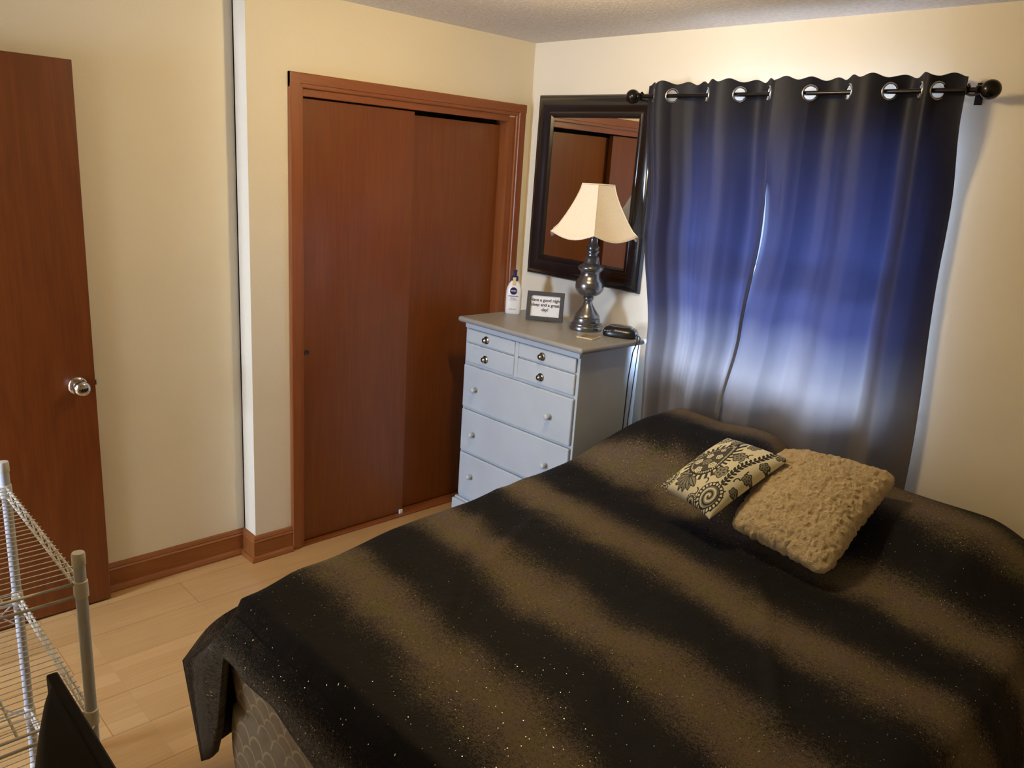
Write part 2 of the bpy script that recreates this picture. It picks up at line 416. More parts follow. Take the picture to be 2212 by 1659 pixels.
# closet casing: side casings with a bead, head casing, jambs and track fascia
def cprof(w):   # across width from outer edge (0) to inner (w) ; thickness
    return [(0, 0), (0, .016), (.004, .019), (w-.018, .019), (w-.016, .014), (w-.004, .014), (w, .010), (w, 0)]
t1 = empty('trim_1', (0, 0, 0), None, None, kind='structure')
bm = bmesh.new(); prism(bm, [(t, -1.379+w) for w, t in cprof(.062)], 'z', 0, 2.100)
obj('casing', bm, M['casing'], t1)
bm = bmesh.new(); prism(bm, [(t, -.050-w) for w, t in cprof(.062)], 'z', 0, 2.100)
obj('casing', bm, M['casing'], t1)
bm = bmesh.new(); prism(bm, [(t+.0005, 2.100-w) for w, t in cprof(.058)], 'y', -1.379, -.050)
obj('head_casing', bm, M['casing_h'], t1)
obj('jamb', B((-.1, .004, OY0, OY0+.018, 0, OZ)), M['casing'], t1)
obj('jamb', B((-.1, .004, OY1-.036, OY1, 0, OZ)), M['casing'], t1)
obj('track_fascia', B((-.018, .002, OY0+.018, OY1-.036, 2.012, 2.06), (-.1, -.018, OY0+.018, OY1-.036, 2.03, 2.06)), M['casing_h'], t1, bevel=.002)
obj('threshold', B((-.1, .012, OY0+.018, OY1-.036, 0, .008)), M['casing_h'], t1, bevel=.002)
# entry doorway lining
t2 = empty('trim_2', (0, 0, 0), None, None, kind='structure')
bm = B((DX1, DX1+.06, YS, YS+.018, 0, DZ+.06), (DX0-.05, DX0, YS, YS+.018, 0, DZ+.06), (DX0, DX1, YS, YS+.018, DZ, DZ+.06))
obj('casing', bm, M['casing'], t2, bevel=.003)
obj('jamb', B((DX1-.018, DX1, YS-.12, YS, 0, DZ), (DX0, DX0+.018, YS-.12, YS, 0, DZ), (DX0+.018, DX1-.018, YS-.12, YS, DZ-.018, DZ)), M['casing'], t2)

# sliding closet doors
d2 = obj('door_2', B((-.052, -.022, -1.316, -.728, .012, 2.006)), M['door_wood'], kind='structure', bevel=.002)
d3 = obj('door_3', B((-.094, -.064, -.79, -.151, .012, 1.994)), M['door_wood'], kind='structure', bevel=.002)
bm = bmesh.new(); lathe(bm, [(.012, 0), (.012, .003), (.009, .003), (.008, .0005)], 20, (-.0219, -1.285, .93), 'x')
obj('finger_pull', bm, M['brass'], d2, smooth='auto')
obj('door_guide', B((-.018, -.008, -.755, -.735, .008, .03)), M['white_plastic'], d2, bevel=.002)
# entry door swung back against the wall
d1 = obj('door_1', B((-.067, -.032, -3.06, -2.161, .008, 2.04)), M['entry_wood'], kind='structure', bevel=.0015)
KY, KZ = -2.222, .905
bm = bmesh.new()
lathe(bm, [(.033, 0), (.033, .004), (.028, .009), (.013, .012), (.012, .028), (.018, .034), (.027, .042), (.0295, .052), (.026, .062), (.018, .068), (.006, .0705)], 36, (-.032, KY, KZ), 'x')
obj('door_knob', bm, M['chrome'], d1, smooth='auto')
obj('latch', B((-.055, -.044, -2.161, -2.152, KZ-.010, KZ+.012)), M['chrome'], d1, bevel=.002)
for hz in (.25, 1.0, 1.8):
    bm = bmesh.new(); tube(bm, [(-.026, -3.066, hz-.045), (-.026, -3.066, hz+.045)], .006, 10); obj('hinge', bm, M['brass'], d1, smooth='auto')

# ------------------------------------------------------------------ ceiling light (out of the picture, lights the room)
LX, LY = 1.25, -1.15
cl = empty('ceiling_light', (LX, LY, H), 'two-bulb flush ceiling light with a round metal pan above the bed', 'ceiling light')
bm = bmesh.new(); lathe(bm, [(.14, 0), (.145, -.012), (.13, -.028), (.04, -.032), (.035, -.045), (.001, -.046)], 40)
obj('ceiling_pan', bm, M['white_plastic'], cl, smooth='auto')
for s in (-1, 1):
    bm = bmesh.new(); tube(bm, [(0, 0, -.038), (s*.04, 0, -.055)], .016, 14); so = obj('socket', bm, M['brass'], cl, smooth='auto')
    bm = bmesh.new(); ball(bm, (s*.075, 0, -.07), .030, 20, 12); obj('bulb', bm, M['bulb'], cl, smooth=True)
    l = bpy.data.lights.new('bulb_light', 'POINT'); l.energy = BULB_W; l.color = (1, .76, .41); l.shadow_soft_size = .035
    lo = bpy.data.objects.new('bulb_light', l); COL.objects.link(lo); lo.location = (LX+s*.085, LY, H-.115)

# ------------------------------------------------------------------ dresser
DT = 1.072
dr = empty('chest_of_drawers', (.56, -.33, 0), 'pale blue-grey painted chest of drawers standing between closet and curtains', 'dresser')
def L(b): # world box -> dresser local
    x0, x1, y0, y1, z0, z1 = b; return (x0-.56, x1-.56, y0+.33, y1+.33, z0, z1)
bx0, bx1, by0, by1 = .188, .937, -.530, -.115
obj('body', B(L((bx0, bx1, by0+.002, by1, .12, DT-.028)), L((bx0-.0, bx1+.0, by0-.006, by0+.004, DT-.052, DT-.028))), M['dresser'], dr, bevel=.003)
bm = bmesh.new()
obj('plinth', B(L((bx0-.022, bx1+.022, by0-.024, by1, 0, .118)), L((bx0-.012, bx1+.012, by0-.014, by1, .118, .132))), M['dresser'], dr, bevel=.006)
obj('top', B(L((.155, .968, -.562, -.098, DT-.026, DT))), M['dresser_top'], dr, bevel=.012, seg=4)
# face frame rails, seen as grooves between the drawers
def drawer(x0, x1, z0, z1, th, raised=False):
    bm = B(L((x0, x1, by0-th, by0+.001, z0, z1)))
    if raised:
        pass
    return obj('drawer', bm, M['dresser'], dr, bevel=.006, seg=3)
def knob(d, x, z, th, mat, r, brass=False):
    bm = bmesh.new(); c = (x-.56, by0-th+.33, z)
    if brass: prof = [(r*1.0, 0), (r*1.02, -.003), (r*.75, -.006), (r*.45, -.008), (r*.42, -.012), (r*.66, -.016), (r*.66, -.020), (r*.3, -.024), (.001, -.025)]
    else: prof = [(r*.55, 0), (r*.5, -.008), (r*.85, -.014), (r, -.021), (r*.85, -.027), (r*.4, -.031), (.001, -.032)]
    lathe(bm, prof, 24, c, 'y'); obj('knob', bm, mat, d, smooth='auto', label='aged brass round knob' if brass else None)
cx = .556
for (x0, x1, kx) in ((.204, cx-.012, .351), (cx+.012, .922, .724)):
    for (z0, z1, kz) in ((.953, 1.018, .986), (.852, .947, .891)):
        d = drawer(x0, x1, z0, z1, .011); knob(d, kx, kz, .011, M['brass'], .0185, True)
obj('divider', B(L((cx-.011, cx+.011, by0-.008, by0+.001, .850, 1.018))), M['dresser'], dr, bevel=.003)
for (z0, z1, kz) in ((.622, .838, .727), (.392, .610, .495), (.150, .380, .272)):
    d = drawer(.200, .926, z0, z1, .014); knob(d, .296, kz, .014, M['dresser'], .0145); knob(d, .797, kz, .014, M['dresser'], .0145)

# ------------------------------------------------------------------ lamp
lx, ly = .680, -.212
lamp = empty('table_lamp', (lx, ly, DT), 'pewter table lamp with cream bell shade on the dresser', 'lamp')
bm = bmesh.new()
lathe(bm, [(.0775, 0), (.0785, .003), (.0785, .019), (.0765, .022), (.0740, .0235), (.0745, .027), (.0735, .031), (.0670, .034), (.0640, .037), (.0650, .041), (.0630, .055), (.0590, .058), (.0590, .061), (.0610, .064), (.0600, .068)], 48)
obj('lamp_foot', bm, M['pewter'], lamp, smooth='auto')
bm = bmesh.new()
lathe(bm, [(.0595, .068), (.0570, .073), (.0515, .080), (.0430, .091), (.0340, .1035), (.0260, .116), (.0210, .127), (.0190, .137), (.0215, .141), (.0245, .146), (.0250, .150), (.0235, .155), (.0205, .158), (.0260, .160),
           (.0370, .163), (.0500, .171), (.0600, .182), (.0655, .194), (.0670, .206), (.0655, .2225), (.0580, .236), (.0490, .248), (.0455, .263), (.0470, .272), (.0500, .279), (.0580, .284), (.0605, .289), (.0600, .296), (.0560, .301), (.0440, .305), (.0380, .311),
           (.0350, .318), (.0330, .330), (.0305, .343), (.0255, .348), (.0250, .354), (.0285, .358), (.0300, .365), (.0285, .371), (.0265, .374), (.0285, .379), (.0275, .390), (.0225, .396), (.0190, .402), (.0185, .425), (.012, .430), (.010, .46)], 48)
obj('lamp_body', bm, M['pewter'], lamp, smooth='auto')
bm = bmesh.new(); tube(bm, [(0, 0, .455), (0, 0, .50)], .013, 16)
obj('socket', bm, M['pewter'], lamp, smooth='auto')
# bell shade: six panels with scalloped lower edge
view = math.atan2(CAMP[1]-ly, CAMP[0]-lx)
def shade_pt(a, t, off=0):
    """a: angle in units of panels, t: 0 bottom..1 top"""
    k = math.floor(a); fr = a-k
    zt = .668; zb0 = .440; scal = .028*math.sin(math.pi*fr)
    zb = zb0 + .014 - scal
    rb, rt = .212+off, .083+off
    s = 1-t
    rc = rt + (rb-rt)*(s**1.45*.80 + s*.20)
    if s > .9: rc += (s-.9)*.10
    z = zt + (zb-zt)*s
    p0 = Vector((math.cos(k*math.pi/3+view), math.sin(k*math.pi/3+view), 0)); p1 = Vector((math.cos((k+1)*math.pi/3+view), math.sin((k+1)*math.pi/3+view), 0))
    p = p0.lerp(p1, fr)*rc
    return Vector((p.x, p.y, z))
bm = bmesh.new(); NA, NT = 72, 20
g = [[bm.verts.new(shade_pt(i/12, j/NT)) for j in range(NT+1)] for i in range(NA)]
for i in range(NA):
    for j in range(NT): bm.faces.new((g[i][j], g[(i+1) % NA][j], g[(i+1) % NA][j+1], g[i][j+1]))
sh = obj('lamp_shade', bm, M['shade'], lamp, smooth='auto')
m = sh.modifiers.new('thick', 'SOLIDIFY'); m.thickness = .002; m.offset = -1
bm = bmesh.new()
tube(bm, [shade_pt(i/12, 1, .001) for i in list(range(NA))+[0]], .0022, 6, False)
tube(bm, [shade_pt(i/12, 0, .001) for i in list(range(NA))+[0]], .0022, 6, False)
for k in range(6): tube(bm, [shade_pt(k, j/NT, .0008) for j in range(NT+1)], .0018, 6)
obj('shade_binding', bm, M['shade_trim'], sh, smooth=True)
bm = bmesh.new()
for k in range(3):
    a = view + k*math.pi*2/3; tube(bm, [(0, 0, .655), (.08*math.cos(a), .08*math.sin(a), .662)], .0015, 6)
tube(bm, [(0, 0, .50), (0, .0, .66)], .003, 8)
obj('shade_spider', bm, M['brass'], lamp)

# ------------------------------------------------------------------ lotion bottle
bo = empty('lotion_bottle', (.222, -.253, DT), 'white pump lotion bottle with navy cap at the left of the dresser top', 'bottle', rz=math.radians(38))
# local: front is -y; flattened oval body
def oval(bm, prof, n=40, e=2.6):
    rings = []
    for a, b, z in prof:
        ring = []
        for i in range(n):
            t = 2*math.pi*i/n; c, s = math.cos(t), math.sin(t)
            ring.append(bm.verts.new((a*math.copysign(abs(c)**(2/e), c), b*math.copysign(abs(s)**(2/e), s), z)))
        rings.append(ring)
    for A, Bq in zip(rings, rings[1:]):
        for i in range(n): bm.faces.new((A[i], A[(i+1) % n], Bq[(i+1) % n], Bq[i]))
    bm.faces.new(rings[0][::-1]); bm.faces.new(rings[-1]); return bm
bm = bmesh.new()
oval(bm, [(.036, .019, 0), (.039, .022, .004), (.040, .0225, .03), (.040, .0225, .10), (.039, .022, .118), (.036, .020, .134), (.029, .017, .150), (.021, .014, .161), (.0165, .0135, .166), (.0155, .0135, .170)])
body = obj('bottle_body', bm, M['bottle'], bo, smooth='auto')
bm = bmesh.new()
lathe(bm, [(.0165, .168), (.0175, .170), (.0175, .186), (.015, .190), (.009, .193), (.0085, .208), (.0095, .212), (.0105, .216), (.0105, .221), (.006, .223)], 28)
oval2 = box(bm, -.006, .006, -.034, .0, .213, .2215)
pump = obj('pump', bm, M['navy'], bo, smooth='auto', label='navy pump head')
obj('seal_sticker', B((-.0085, .0085, -.0192, -.0175, .160, .186), (-.0085, .0085, -.0205, -.0155, .146, .161)), M['gold_sticker'], bo, bevel=.001)
bm = bmesh.new(); lathe(bm, [(.0185, 0), (.0185, -.0012), (.017, -.0015)], 36, (0, -.0222, .118), 'y'); disc = obj('emblem', bm, M['navy'], body, label='round navy emblem with a white word')
def text(name, s, size, mat, parent, loc, rot, ext=.0004, off=0.0, align='CENTER', sx=1.0):
    c = bpy.data.curves.new(name, 'FONT'); c.body = s; c.size = size; c.extrude = ext; c.offset = off; c.align_x = align; c.align_y = 'CENTER'
    c.resolution_u = 3
    t = bpy.data.objects.new(name, c); COL.objects.link(t)
    dg = bpy.context.evaluated_depsgraph_get(); me = bpy.data.meshes.new_from_object(t.evaluated_get(dg)); bpy.data.objects.remove(t)
    o = bpy.data.objects.new(name, me); COL.objects.link(o); me.materials.clear(); me.materials.append(mat)
    o.parent = parent; o.location = loc; o.rotation_euler = rot; o.scale = (sx, 1, 1); return o
text('lettering', 'NIVEA', .0105, M['paper'], body, (0, -.0240, .1185), (P2, 0, 0), off=.0002)
obj('print_band', B((-.0245, .0245, -.0236, -.0222, .0905, .0935)), M['navy'], body)
bm = bmesh.new(); rr = random.Random(3)
for z, w, h in ((.083, .013, .0025), (.077, .014, .0035), (.0705, .021, .002)):
    x = -w
    while x < w:
        q = rr.uniform(.002, .005); box(bm, x, min(w, x+q), -.0233, -.0222, z-h/2, z+h/2); x += q+.0009
obj('small_print', bm, M['label_grey'], body)
bm = bmesh.new()
for k in range(18):
    x0 = -.018+k*.002; box(bm, x0, x0+.0024, -.0232, -.0222, .024+.0022*math.sin(k*1.3), .0256+.0022*math.sin(k*1.3)+.001)
obj('script_print', bm, M['label_grey'], body)

# ------------------------------------------------------------------ framed message
pf = empty('message_frame', (.452, -.262, DT), 'small charcoal picture frame with a printed good-night message on the dresser', 'picture frame', rz=math.radians(39))
fw, fh, fb = .182, .142, .0205      # outer width, height, bar
tilt = empty('frame_tilt', (0, 0, 0), None, None)
bpy.data.objects.remove(tilt)
TL = math.radians(-11)
def rotx(bm):
    bmesh.ops.rotate(bm, verts=bm.verts, cent=(0, 0, 0), matrix=Matrix.Rotation(TL, 3, 'X'))
    bmesh.ops.translate(bm, verts=bm.verts, vec=(0, 0, .003)); return bm
bm = B((-fw/2, fw/2, -.008, .008, 0, fb), (-fw/2, fw/2, -.008, .008, fh-fb, fh), (-fw/2, -fw/2+fb, -.008, .008, fb, fh-fb), (fw/2-fb, fw/2, -.008, .008, fb, fh-fb))
obj('frame', rotx(bm), M['grey_frame'], pf, bevel=.0015)
obj('paper', rotx(B((-fw/2+.01, fw/2-.01, .0, .004, .01, fh-.01))), M['paper'], pf)
bm = B((-.03, .03, .012, .015, .0, .10)); bmesh.ops.rotate(bm, verts=bm.verts, cent=(0, .012, .1), matrix=Matrix.Rotation(math.radians(30), 3, 'X'))
bmesh.ops.translate(bm, verts=bm.verts, vec=(0, .016, .004)); obj('easel_back', bm, M['grey_frame'], pf)
R_ = Matrix.Rotation(TL, 4, 'X')
for s, zz, xs in (('Have a good night', .100, 1.0), ('sleep and a great', .077, 1.0), ('day!', .054, 1.0)):
    p = R_ @ Vector((0, -.0006, zz)) + Vector((0, 0, .003))
    to = text('lettering', s, .0215, M['ink'], pf, p, (P2+TL, 0, 0), off=.0005, sx=1, ext=.0003)
    w_ = max(v.co.x for v in to.data.vertices)-min(v.co.x for v in to.data.vertices)
    sc1 = .149/w_ if s.startswith('Have') else sc1
    to.scale = (sc1, 1, 1)

# ------------------------------------------------------------------ coaster, clock
co = obj('coaster', B((-.041, .041, -.041, .041, 0, .006)), M['coaster'], smooth=False, bevel=.0015, label='square tan coaster near the front edge of the dresser top', cat='coaster')
co.location = (.820, -.352, DT+.0005); co.rotation_euler = (0, 0, math.radians(14))
obj('coaster_print', B((-.034, .034, -.034, .034, .006, .0068)), M['coaster_dark'], co, label='brown picture on the coaster')
ck = empty('clock_radio', (.868, -.185, DT), 'small black clock radio beside the lamp foot', 'clock', rz=math.radians(24))
bm = bmesh.new()
oval(bm, [(.074, .044, 0), (.080, .049, .004), (.081, .050, .012), (.079, .047, .026), (.072, .040, .037), (.062, .031, .043), (.052, .024, .0465)], 48, 3.2)
ckb = obj('clock_body', bm, M['black_plastic'], ck, smooth='auto')
bm = bmesh.new(); oval(bm, [(.055, .026, .0455), (.055, .026, .049), (.046, .020, .0525)]); obj('clock_top', bm, M['clock_top'], ck, smooth='auto', label='smoky brown top plate')
text('lettering', 'iHome', .012, M['label_grey'], ckb, (.0, -.0455, .0325), (math.radians(58), 0, 0), off=.0002)
for k in range(3):
    bm = B((-.074+k*.011, -.066+k*.011, -.003, .003, 0, .003)); o = obj('button', bm, M['label_grey'], ckb, bevel=.001); o.location = (.008, -.0455, .026); o.rotation_euler = (math.radians(-50), 0, 0)
bm = bmesh.new(); tube(bm, [(.941, -.172, DT+.018), (.952, -.172, DT+.022), (.966, -.185, DT+.014), (.976, -.20, DT-.01), (.972, -.215, DT-.05), (.962, -.215, .9), (.958, -.212, .6), (.965, -.21, .3), (.985, -.2, .02)], .0028, 8)
obj('power_cord', bm, M['rubber'], smooth=True, label='thin black cord hanging down beside the dresser', cat='cord')
bm = bmesh.new(); tube(bm, [(.940, -.160, DT+.012), (.952, -.155, DT+.014), (.967, -.165, DT+.008), (.977, -.185, DT-.03), (.966, -.19, .7), (.975, -.19, .02)], .0022, 8)
obj('power_cord', bm, M['rubber'], smooth=True, label='second thin cord behind the clock going down the wall side', cat='cord')

# ------------------------------------------------------------------ wall mirror
mi = empty('wall_mirror', (.445, 0, 1.70), 'rectangular wall mirror in a wide glossy black frame left of the curtains', 'mirror')
mw, mh = .375, .448
# frame profile (distance inwards from outer edge, protrusion)
fp = [(0, .002), (0, .014), (.006, .020), (.012, .020), (.020, .027), (.036, .032), (.052, .030), (.066, .024), (.074, .019), (.080, .019), (.086, .023), (.096, .022), (.106, .012), (.106, .002)]
bm = bmesh.new(); rings = []
for d, p in fp:
    x, z = mw-d, mh-d
    rings.append([bm.verts.new(v) for v in ((-x, -p, -z), (x, -p, -z), (x, -p, z), (-x, -p, z))])
for A, Bq in zip(rings, rings[1:]+rings[:1]):
    for i in range(4): bm.faces.new((A[i], A[(i+1) % 4], Bq[(i+1) % 4], Bq[i]))
fr = obj('frame', bm, M['frame_black'], mi, smooth='auto')
obj('glass', B((-mw+.100, mw-.100, -.010, -.004, -mh+.100, mh-.100)), M['mirror'], mi)
mi.rotation_euler = (0, math.radians(.35), 0)

# ------------------------------------------------------------------ curtain rod and curtains
RZ, RY = 2.123, -.12
rod = empty('curtain_rod', (0, 0, 0), 'thin black curtain rod with round finials above the window', 'curtain rod')
bm = bmesh.new(); tube(bm, [(.765, RY, RZ), (2.165, RY, RZ)], .0085, 14); obj('pole', bm, M['black_metal'], rod, smooth='auto')
for x in (.752, 2.185):
    bm = bmesh.new(); ball(bm, (x, RY, RZ), .031, 24, 14); lathe(bm, [(.013, -.042), (.016, -.036), (.012, -.03)] if x > 1 else [(.013, .042), (.016, .036), (.012, .03)], 16, (x, RY, RZ), 'x')
    obj('finial', bm, M['black_metal'], rod, smooth='auto')
for x in (.800, 2.118):
    bm = B((x-.012, x+.012, -.004, -.0005, RZ-.035, RZ+.035)); tube(bm, [(x, -.003, RZ), (x, -.09, RZ-.012), (x, RY-.012, RZ-.012), (x, RY-.016, RZ+.004)], .005, 8); tube(bm, [(x, RY-.012, RZ+.006), (x, RY, RZ+.017), (x, RY+.012, RZ+.01)], .004, 8)
    obj('bracket', bm, M['black_metal'], rod, smooth='auto')

def curtain(name, label, zeros, edges, first_sign, group, drift):
    """zeros: cloth crosses the rod there; edges=(x0,x1) at the top; drift(x01,z)->x at height z"""
    knots = [edges[0]] + zeros + [edges[1]]
    ztop, zbot = RZ+.052, .05
    NX, NZ = 260, 120
    e = empty(name, ((edges[0]+edges[1])/2, RY, 0), label, 'curtain', group)
    ox, oy, oz = e.location
    def yoff(x):
        for i in range(len(knots)-1):
            if x <= knots[i+1] or i == len(knots)-2:
                a, b = knots[i], knots[i+1]; s = first_sign*(-1)**i
                if i == 0: t = .5+.5*(x-a)/(b-a)
                elif i == len(knots)-2: t = .5*(x-a)/(b-a)
                else: t = (x-a)/(b-a)
                amp = min(.046, .36*(b-a)+.010)
                return s*amp*math.sin(math.pi*t)
    bm = bmesh.new(); uvl = None; grid = []
    zs = [ztop - (ztop-zbot)*((k/NZ)**1.35) for k in range(NZ+1)]
    for k, z in enumerate(zs):
        row = []; t = (ztop-z)/(ztop-zbot)
        for i in range(NX+1):
            u = i/NX; x = edges[0] + u*(edges[1]-edges[0]); y = yoff(x)
            fold = .015*noise.noise(Vector((x*13, 2.0, z*.28)))*min(1, t*4) + .006*noise.noise(Vector((x*31, 7.0, z*.9)))*min(1, t*5)
            soft = 1-.08*min(1, t*1.5)
            sag = -.006*math.cos(2*math.pi*(u*8))*(1-min(1, t*12))
            row.append(bm.verts.new((drift(u, z, edges)-ox, RY + y*soft + fold - oy - (.035*max(0, 1-u*2.2)*(1-sstep(1.1, 1.7, z)) if edges[0] < 1 else -.050*max(0, u-.80)/.2*(1-sstep(1.75, 2.05, z)) - .045*max(0, 1-u*9)*(1-sstep(1.6, 2.0, z))), z + sag*(1 if k < 3 else 0) - oz)))
        grid.append(row)
    gr = [z for z in zeros]
    for k in range(NZ):
        for i in range(NX):
            c = (grid[k][i].co + grid[k+1][i+1].co)/2
            bad = False
            for gx in gr:
                dx = c.x+ox-drift((gx-edges[0])/(edges[1]-edges[0]), RZ, edges); dy = c.y+oy-RY; dz = c.z+oz-RZ
                if dx*dx+dy*dy+dz*dz < .0250**2: bad = True
            if not bad: bm.faces.new((grid[k][i], grid[k+1][i], grid[k+1][i+1], grid[k][i+1]))
    cl = obj('cloth', bm, M['curtain'], e, smooth='keep')
    cl.data.polygons.foreach_set('use_smooth', [True]*len(cl.data.polygons))
    cl.data.materials.append(M['lining'])
    md = cl.modifiers.new('thick', 'SOLIDIFY'); md.thickness = .0016; md.offset = 0; md.material_offset = 1
    # shader uses heights, so the mesh keeps world heights through its own coordinates
    for gx in gr:
        h = .004; sl = (yoff(gx+h)-yoff(gx-h))/(2*h); ang = math.atan(sl)
        bm = bmesh.new(); R0, r0 = .0270, .0045; ring = []
        for a in range(32):
            A = 2*math.pi*a/32; rr_ = []
            for b in range(8):
                Bb = 2*math.pi*b/8; rad = R0 + r0*math.cos(Bb)
                rr_.append(bm.verts.new((rad*math.cos(A), r0*1.2*math.sin(Bb), rad*math.sin(A))))
            ring.append(rr_)
        for a in range(32):
            for b in range(8): bm.faces.new((ring[a][b], ring[(a+1) % 32][b], ring[(a+1) % 32][(b+1) % 8], ring[a][(b+1) % 8]))
        g = obj('grommet', bm, M['nickel'], e, smooth=True)
        g.location = (drift((gx-edges[0])/(edges[1]-edges[0]), RZ, edges)-ox, 0, RZ-oz); g.rotation_euler = (0, 0, ang)
    return e
def interp(z, pts):
    pts = sorted(pts)
    if z <= pts[0][0]: return pts[0][1]
    for (a, va), (b, vb) in zip(pts, pts[1:]):
        if z <= b: t = (z-a)/(b-a); t = t*t*(3-2*t); return va+(vb-va)*t
    return pts[-1][1]
def driftL(u, z, e):
    xl = interp(z, [(.05, 1.0), (.56, .992), (1.09, .972), (1.6, .872), (2.14, e[0])])
    xr = interp(z, [(.05, 1.36), (.83, 1.405), (1.2, 1.452), (1.6, 1.478), (2.14, e[1])])
    return xl + (xr-xl)*u
def driftR(u, z, e):
    xl = interp(z, [(.05, 1.34), (.83, 1.385), (1.2, 1.430), (1.6, 1.472), (2.14, e[0])])
    xr = interp(z, [(.05, 2.165), (.8, 2.150), (1.6, 2.115), (2.14, e[1])])
    return xl + (xr-xl)*u
curtain('curtain', 'left navy to grey ombre grommet curtain panel, nearer the mirror', [.868, .962, 1.136, 1.285, 1.412], (.815, 1.447), 1, 'grommet curtains on the rod', driftL)
curtain('curtain', 'right navy to grey ombre grommet curtain panel, nearer the finial', [1.579, 1.726, 1.869, 1.972, 2.026], (1.456, 2.100), -1, 'grommet curtains on the rod', driftR)

# ------------------------------------------------------------------ bed
BT = .60
bed = empty('bed', (1.95, -1.15, 0), 'bed with a tan scallop-quilted mattress cover under the black comforter', 'bed')
def rounded_block(bm, x0, x1, y0, y1, z0, z1, r=.07, bulge=.02, n=10):
    """soft mattress-like block"""
    prof = []
    def loop(z, ins):
        pts = []
        X0, X1, Y0, Y1 = x0+ins, x1-ins, y0+ins, y1-ins
        rr = max(r-ins*.4, .02)
        for cx_, cy_, a0 in ((X1-rr, Y1-rr, 0), (X0+rr, Y1-rr, 90), (X0+rr, Y0+rr, 180), (X1-rr, Y0+rr, 270)):
            for k in range(7):
                a = math.radians(a0+k*15); pts.append((cx_+rr*math.cos(a), cy_+rr*math.sin(a), z))
        return [bm.verts.new(p) for p in pts]
    loops = []
    for k in range(n+1):
        t = k/n; z = z0+(z1-z0)*t
        ins = bulge*(1-math.sin(math.pi*min(max(t, 0), 1)))*1.0
        if t > .9: ins += .02*((t-.9)/.1)**2
        loops.append(loop(z, ins))
    m_ = len(loops[0])
    for A, Bq in zip(loops, loops[1:]):
        for i in range(m_): bm.faces.new((A[i], A[(i+1) % m_], Bq[(i+1) % m_], Bq[i]))
    bm.faces.new(loops[0][::-1]); bm.faces.new(loops[-1]); return bm
def skew(bm):
    for v in bm.verts:
        f = sstep(.75, -1.10, v.co.y); w_ = (0.75-v.co.x)/1.57
        v.co.x += w_*.075*f
bm = bmesh.new(); rounded_block(bm, 1.09-1.95, 2.70-1.95, -2.235+1.15, -.20+1.15, .30, BT-.012, .09, .012); skew(bm)
obj('mattress', bm, M['quilt'], bed, smooth='auto')
bm = bmesh.new(); rounded_block(bm, 1.10-1.95, 2.69-1.95, -2.242+1.15, -.20+1.15, .07, .298, .09, .008); skew(bm)
obj('box_spring', bm, M['quilt'], bed, smooth='auto')
for sx in (-1, 1):
    for sy in (-1, 1):
        bm = bmesh.new(); lathe(bm, [(.02, 0), (.03, .07)], 16, (sx*.68, sy*.90, 0)); obj('leg', bm, M['legwood'], bed, smooth='auto')

def xleft(y): return interp(-y, [(.1, 1.045), (.8, 1.065), (1.5, 1.13), (2.0, 1.205), (2.22, 1.25)])
def bed_z(x, y):
    z = BT + .045
    # pillows under the cover along the headboard end
    hy = sstep(-.78, -.36, y)*(1-.55*sstep(-.22, -.10, y))
    def pil(cx_, hw): 
        return sstep(cx_-hw-.12, cx_-hw+.16, x)*(1-sstep(cx_+hw-.16, cx_+hw+.12, x))
    z += hy*(.045 + max(.150*pil(1.48, .36), .090*pil(2.30, .34)))
    z += .014*noise.noise(Vector((x*2.6, y*2.6, 1.0))) + .007*noise.noise(Vector((x*7+y*3, y*6, 4.0)))
    # soft diagonal creases
    r1 = math.exp(-((x*.78+y*.62-.18+.03*math.sin(6*x))/.020)**2)*sstep(-1.9, -1.5, y)*(1-sstep(-1.3, -1.0, y))
    r2 = math.exp(-((x*.9+y*.5-.62+.02*math.sin(7*y))/.022)**2)*sstep(-2.1, -1.7, y)*(1-sstep(-1.4, -1.1, y))
    r3 = math.exp(-((x*.83+y*.55-1.20)/.02)**2)*sstep(-1.7, -1.4, y)*(1-sstep(-1.15, -.9, y))
    z += .012*r1 + .013*r2 + .012*r3
    return z
xs_u = [0, .006, .014, .025, .04, .06] + [.06+.94*k/90 for k in range(1, 91)]
ys_t = [k/100*.94 for k in range(101)] + [.955, .968, .98, .99, 1.0]
XRT, YH, YF = 2.76, -.115, -2.232
bm = bmesh.new(); uvl = bm.loops.layers.uv.new('UVMap'); UV = {}
grid = []
for t in ys_t:
    y = YH + (YF-YH)*t; row = []
    for u in xs_u:
        x = xleft(y) + (XRT-xleft(y))*u
        z = bed_z(x, y)
        dl = (x-xleft(y)); df = y-YF; dr_ = XRT-x
        for d_ in (dl, df, dr_):
            q_ = .03 if d_ is df else .07
            if d_ < q_: z -= .045*(1-math.sqrt(max(0, 1-(1-d_/q_)**2)))
        v = bm.verts.new((x, y, z)); UV[v] = (x, y); row.append(v)
    grid.append(row)
for a in range(len(grid)-1):
    for b in range(len(xs_u)-1): bm.faces.new((grid[a][b], grid[a+1][b], grid[a+1][b+1], grid[a][b+1]))
# drop: perimeter column -> (mid, hem)
per = [r[0] for r in grid] + grid[-1][1:] + [r[-1] for r in grid[::-1][1:]]
arc = [0]
for a, b in zip(per, per[1:]): arc.append(arc[-1]+(b.co-a.co).length)
ci = len(grid)-1; s0 = arc[ci]; ce = ci+len(xs_u)-1; s1 = arc[ce]
